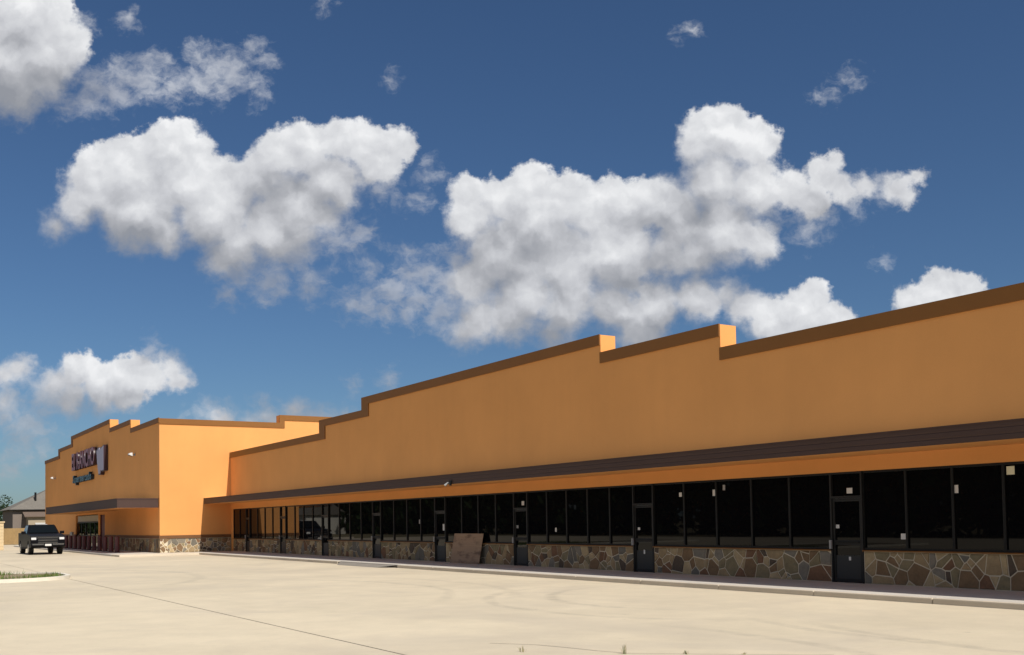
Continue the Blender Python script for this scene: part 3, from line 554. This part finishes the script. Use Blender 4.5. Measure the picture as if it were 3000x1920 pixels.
wood = mat("cedar", (0.36, 0.235, 0.105), 0.85, 0.2, var=0.25, vscale=1.2, fine=0.2, fscale=6); pk = MB(); yy = -9.6
rr = random.Random(5)
while yy < 12: pk.box(fxx, fxx+0.02, yy, yy+0.138, -0.2, 1.78+rr.uniform(-.012, .012)); yy += 0.15
o_ = part(pk, 'boards', wood, fen); o_['kind'] = 'stuff'
for k in range(10): part(MB().box(fxx-0.12, fxx-0.022, -9.6+k*2.4, -9.5+k*2.4, -0.3, 1.7), 'post', wood, fen)
part(MB().box(fxx-0.06, fxx-0.001, -9.6, 12, 0.25, 0.34).box(fxx-0.06, fxx-0.001, -9.6, 12, 1.35, 1.44), 'rail', wood, fen)
structure(part(MB().box(-118.2, -117.6, -30, 1, -0.3, 0.05), 'far_kerb', MKERB, bevel=0.03))
px_, py_ = -109.5*K, -11.75*K
pil = thing('stone_pillar', (px_, py_, 0), 'pale stone block pillar cut by the left edge beside the truck', 'pillar')
pm2 = mat("limestone", (0.60, 0.47, 0.29), 0.9, 0.2, var=0.2, vscale=2, bump=0.01, bscale=8)
part(MB().box(px_-0.35, px_+0.35, py_-0.55, py_+0.27, ZL-0.1, 2.3), 'core', MMORT, pil)
zz = ZL; k = 0
while zz < 2.2:
    h_ = rr.uniform(0.26, 0.36); part(MB().box(px_-0.40-rr.uniform(0, .03), px_+0.40+rr.uniform(0, .03), py_-0.60, py_+0.31+rr.uniform(0, .03), zz+0.012, zz+h_), 'stone_block', pm2, pil, bevel=0.02); zz += h_
part(MB().box(px_-0.5, px_+0.5, py_-0.7, py_+0.42, zz+0.003, zz+0.12), 'cap', pm2, pil, bevel=0.02)

leafm = mat("leaves", (0.035, 0.06, 0.022), 0.7, 0.2, var=0.5, vscale=0.7, fine=0.3, fscale=5); bark = mat("bark", (0.09, 0.07, 0.05), 0.95, 0.1)
def crown(mb, c, rx, rz_, n, size, rng):
    cl = [(Vector(c)+Vector((rng.gauss(0, .45)*rx, rng.gauss(0, .45)*rx, rng.gauss(0, .42)*rz_)), rng.uniform(.28, .5)) for _ in range(14)]
    for _ in range(n):
        cc_, r = rng.choice(cl); d = Vector((rng.gauss(0, 1), rng.gauss(0, 1), rng.gauss(0, 1))).normalized(); p = cc_+Vector((d.x*rx*r, d.y*rx*r, d.z*rz_*r))*rng.uniform(.55, 1.05)
        u = Vector((rng.gauss(0, 1), rng.gauss(0, 1), rng.gauss(0, 1))).normalized(); v = u.orthogonal().normalized(); s_ = size*rng.uniform(.6, 1.4)
        mb.quad(p-u*s_, p-v*s_*.55, p+u*s_, p+v*s_*.55)
def tree(x, y_, h, rx, label, seed, n=3200):
    rng = random.Random(seed); o = thing('tree', (x, y_, -0.3), label, 'tree', 'dark trees behind the house')
    tk = MB().tube((x, y_, -0.3), (x+0.2, y_, h*0.45), 0.24, 0.15, 10)
    for k in range(5): a = k*1.26; tk.tube((x+0.2, y_, h*(0.36+.03*k)), (x+0.2+math.cos(a)*rx*.6, y_+math.sin(a)*rx*.6, h*(0.62+.05*k)), 0.10, 0.04, 7)
    part(tk, 'trunk', bark, o); cm = MB(); crown(cm, (x, y_, h*0.66), rx, h*0.36, n, 0.15, rng); part(cm, 'crown', leafm, o, fix=False)
tree(-176, -7.0, 6.0, 3.2, 'dark leafy tree left of the grey roofed house', 1)
tree(-196, -2.0, 7.2, 3.6, 'dark tree top showing just above the house roof corner', 2)
tree(-185, -16.0, 8.0, 4.0, 'broad dark tree half out of view at the left edge', 4)

# ------------------------------------------------------------------ planted islands at left
def island(x0, x1, y1, y0, seed, soil_label):
    r = min((x1-x0)/2, 2.2)
    def ring(d):
        pts = []
        for cx_, sgn in ((x1-r, 0), (x0+r, 1)):
            for i in range(9): a = math.pi/2*(i/8)+sgn*math.pi/2; pts.append((cx_+(r-d)*math.cos(a), y1-r+(r-d)*math.sin(a)))
        return [(x1-d, y0)]+pts+[(x0+d, y0)]
    A_, B_ = ring(0), ring(0.16); k_ = MB(); n = len(A_); zt_ = 0.0
    k_.v += [(*p, -0.27) for p in A_]+[(*p, zt_) for p in A_]+[(*p, zt_) for p in B_]+[(*p, -0.27) for p in B_]
    for i in range(n-1): k_.f += [(i, i+1, n+i+1, n+i), (n+i, n+i+1, 2*n+i+1, 2*n+i), (2*n+i, 2*n+i+1, 3*n+i+1, 3*n+i)]; k_.m += [0]*3
    structure(part(k_, 'island_kerb', mat("white_kerb", (0.66, 0.62, 0.53), 0.85, 0.2, var=0.12, fine=0.1) if 'white_kerb' not in bpy.data.materials else bpy.data.materials['white_kerb']))
    structure(part(MB().prism(ring(0.165), 'z', -0.27, -0.045), 'island_soil', mat("soil", (0.26, 0.21, 0.14), 0.95, 0.1, var=0.3, vscale=1.5) if 'soil' not in bpy.data.materials else bpy.data.materials['soil']))
    rng = random.Random(seed); gm = MB()
    for _ in range(9000):
        x = rng.uniform(x0+0.25, x1-0.25); y_ = rng.uniform(max(y0, y1-9), y1-0.3)
        if (x > x1-r and y_ > y1-r and math.hypot(x-x1+r, y_-y1+r) > r-0.25) or (x < x0+r and y_ > y1-r and math.hypot(x-x0-r, y_-y1+r) > r-0.25): continue
        if math.sin(x*1.1+seed)+math.sin(y_*1.7+x*.6) < rng.uniform(-1.2, 1.6): continue
        a = rng.uniform(0, 6.28); h_ = rng.uniform(.06, .2); ww = 0.014; dx, dy = math.cos(a)*ww, math.sin(a)*ww; lx, ly = rng.gauss(0, .05), rng.gauss(0, .05)
        gm.quad((x-dx, y_-dy, -0.05), (x+dx, y_+dy, -0.05), (x+lx, y_+ly, -0.05+h_), mi=rng.choice((0, 0, 0, 0, 1)))
    gq = part(gm, 'grass', [mat("grass_green", (0.085, 0.14, 0.024), 0.7, 0.2) if 'grass_green' not in bpy.data.materials else bpy.data.materials['grass_green'], mat("grass_dry", (0.22, 0.20, 0.08), 0.8, 0.2) if 'grass_dry' not in bpy.data.materials else bpy.data.materials['grass_dry']], fix=False)
    tag(gq, soil_label, 'grass', kind='stuff')
island(-44.5, -38.6, -14.35, -32, 1, 'patchy green grass inside the white kerbed island at lower left')
island(-66.5, -60.5, -16.2, -34, 5, 'thin grass inside the farther island at the left edge')

# ------------------------------------------------------------------ crack with dry weeds near the camera
ck = MB(); pts = [(-13.2, -12.98), (-12.6, -12.56), (-12.1, -12.42), (-11.5, -12.3), (-11.0, -12.14), (-10.4, -11.52), (-9.9, -11.0), (-9.2, -10.2)]
for (a, b), (c, d) in zip(pts, pts[1:]):
    l_ = math.hypot(c-a, d-b); nx, ny = -(d-b)/l_*0.007, (c-a)/l_*0.007; ck.quad((a-nx, b-ny, ZL+0.004), (c-nx, d-ny, ZL+0.004), (c+nx, d+ny, ZL+0.004), (a+nx, b+ny, ZL+0.004))
structure(part(ck, 'pavement_crack', MDARK))
dry = mat("dry_weed", (0.30, 0.25, 0.12), 0.8, 0.2); grn = mat("green_weed", (0.12, 0.14, 0.05), 0.8, 0.2)
def weed(x, y_, h, n, label, seed):
    rng = random.Random(seed); m_ = MB()
    for _ in range(n):
        a = rng.uniform(0, 6.28); r = rng.uniform(0, .05); bx_, by_ = x+math.cos(a)*r, y_+math.sin(a)*r; lean = rng.uniform(.2, .9)*h*.6; hh = h*rng.uniform(.45, 1); d = (math.cos(a+rng.gauss(0, .6))*lean, math.sin(a+rng.gauss(0, .6))*lean); pw = (-d[1], d[0]); l_ = math.hypot(*pw)+1e-6; wx, wy = pw[0]/l_*.003, pw[1]/l_*.003
        m0 = (bx_+d[0]*.35, by_+d[1]*.35, ZL+hh*.65); e_ = (bx_+d[0], by_+d[1], ZL+hh); mi = rng.choice((0, 0, 1))
        m_.quad((bx_-wx, by_-wy, ZL-0.01), (bx_+wx, by_+wy, ZL-0.01), (m0[0]+wx, m0[1]+wy, m0[2]), (m0[0]-wx, m0[1]-wy, m0[2]), mi=mi); m_.quad((m0[0]-wx, m0[1]-wy, m0[2]), (m0[0]+wx, m0[1]+wy, m0[2]), e_, mi=mi)
    o = link('weed_tuft', m_.mesh('weed_tuft', [dry, grn], (x, y_, ZL), fix=False), None, (x, y_, ZL)); tag(o, label, 'weed', 'dry weeds in the pavement crack')
weed(-12.05, -13.15, 0.10, 12, 'dry weed tuft at the bottom edge left of centre, thinnest of its row', 1)
weed(-11.0, -12.2, 0.15, 12, 'tallest dry weed leaning right at the bottom edge', 2)
weed(-10.45, -11.6, 0.06, 14, 'low dry weed tuft right of the tallest weed', 3)
weed(-9.95, -11.06, 0.04, 9, 'smallest dry weed tuft, nearest the right end of its crack', 4)

# ------------------------------------------------------------------ wooded edge of the lot across from the shops (seen only in the dark glass)
tl = MB(); rng = random.Random(9)
for k in range(104):
    x = -500+k*5.2+rng.uniform(-2, 2); y_ = -60+rng.uniform(-5, 4); crown(tl, (x, y_, 3.6), 4.6, 6.2, 260, 0.9, rng); crown(tl, (x+2.6, y_-7, 4.2), 4.8, 7.0, 260, 1.1, rng)
o_ = part(tl, 'treeline', leafm, fix=False); tag(o_, 'dark row of trees across the lot from the shops', 'trees', kind='stuff')
bh = thing('pale_house', (-190, -52, 0), 'pale house across the lot from the shops', 'house')
part(MB().box(-200, -186, -58, -50, -0.3, 3.4), 'wall', mat("pale_siding", (0.6, 0.58, 0.52), 0.8), bh)
part(MB().prism([(-58.6, 3.41), (-49.4, 3.41), (-54, 6.2)], 'x', -200.5, -185.5), 'roof', shing, bh)
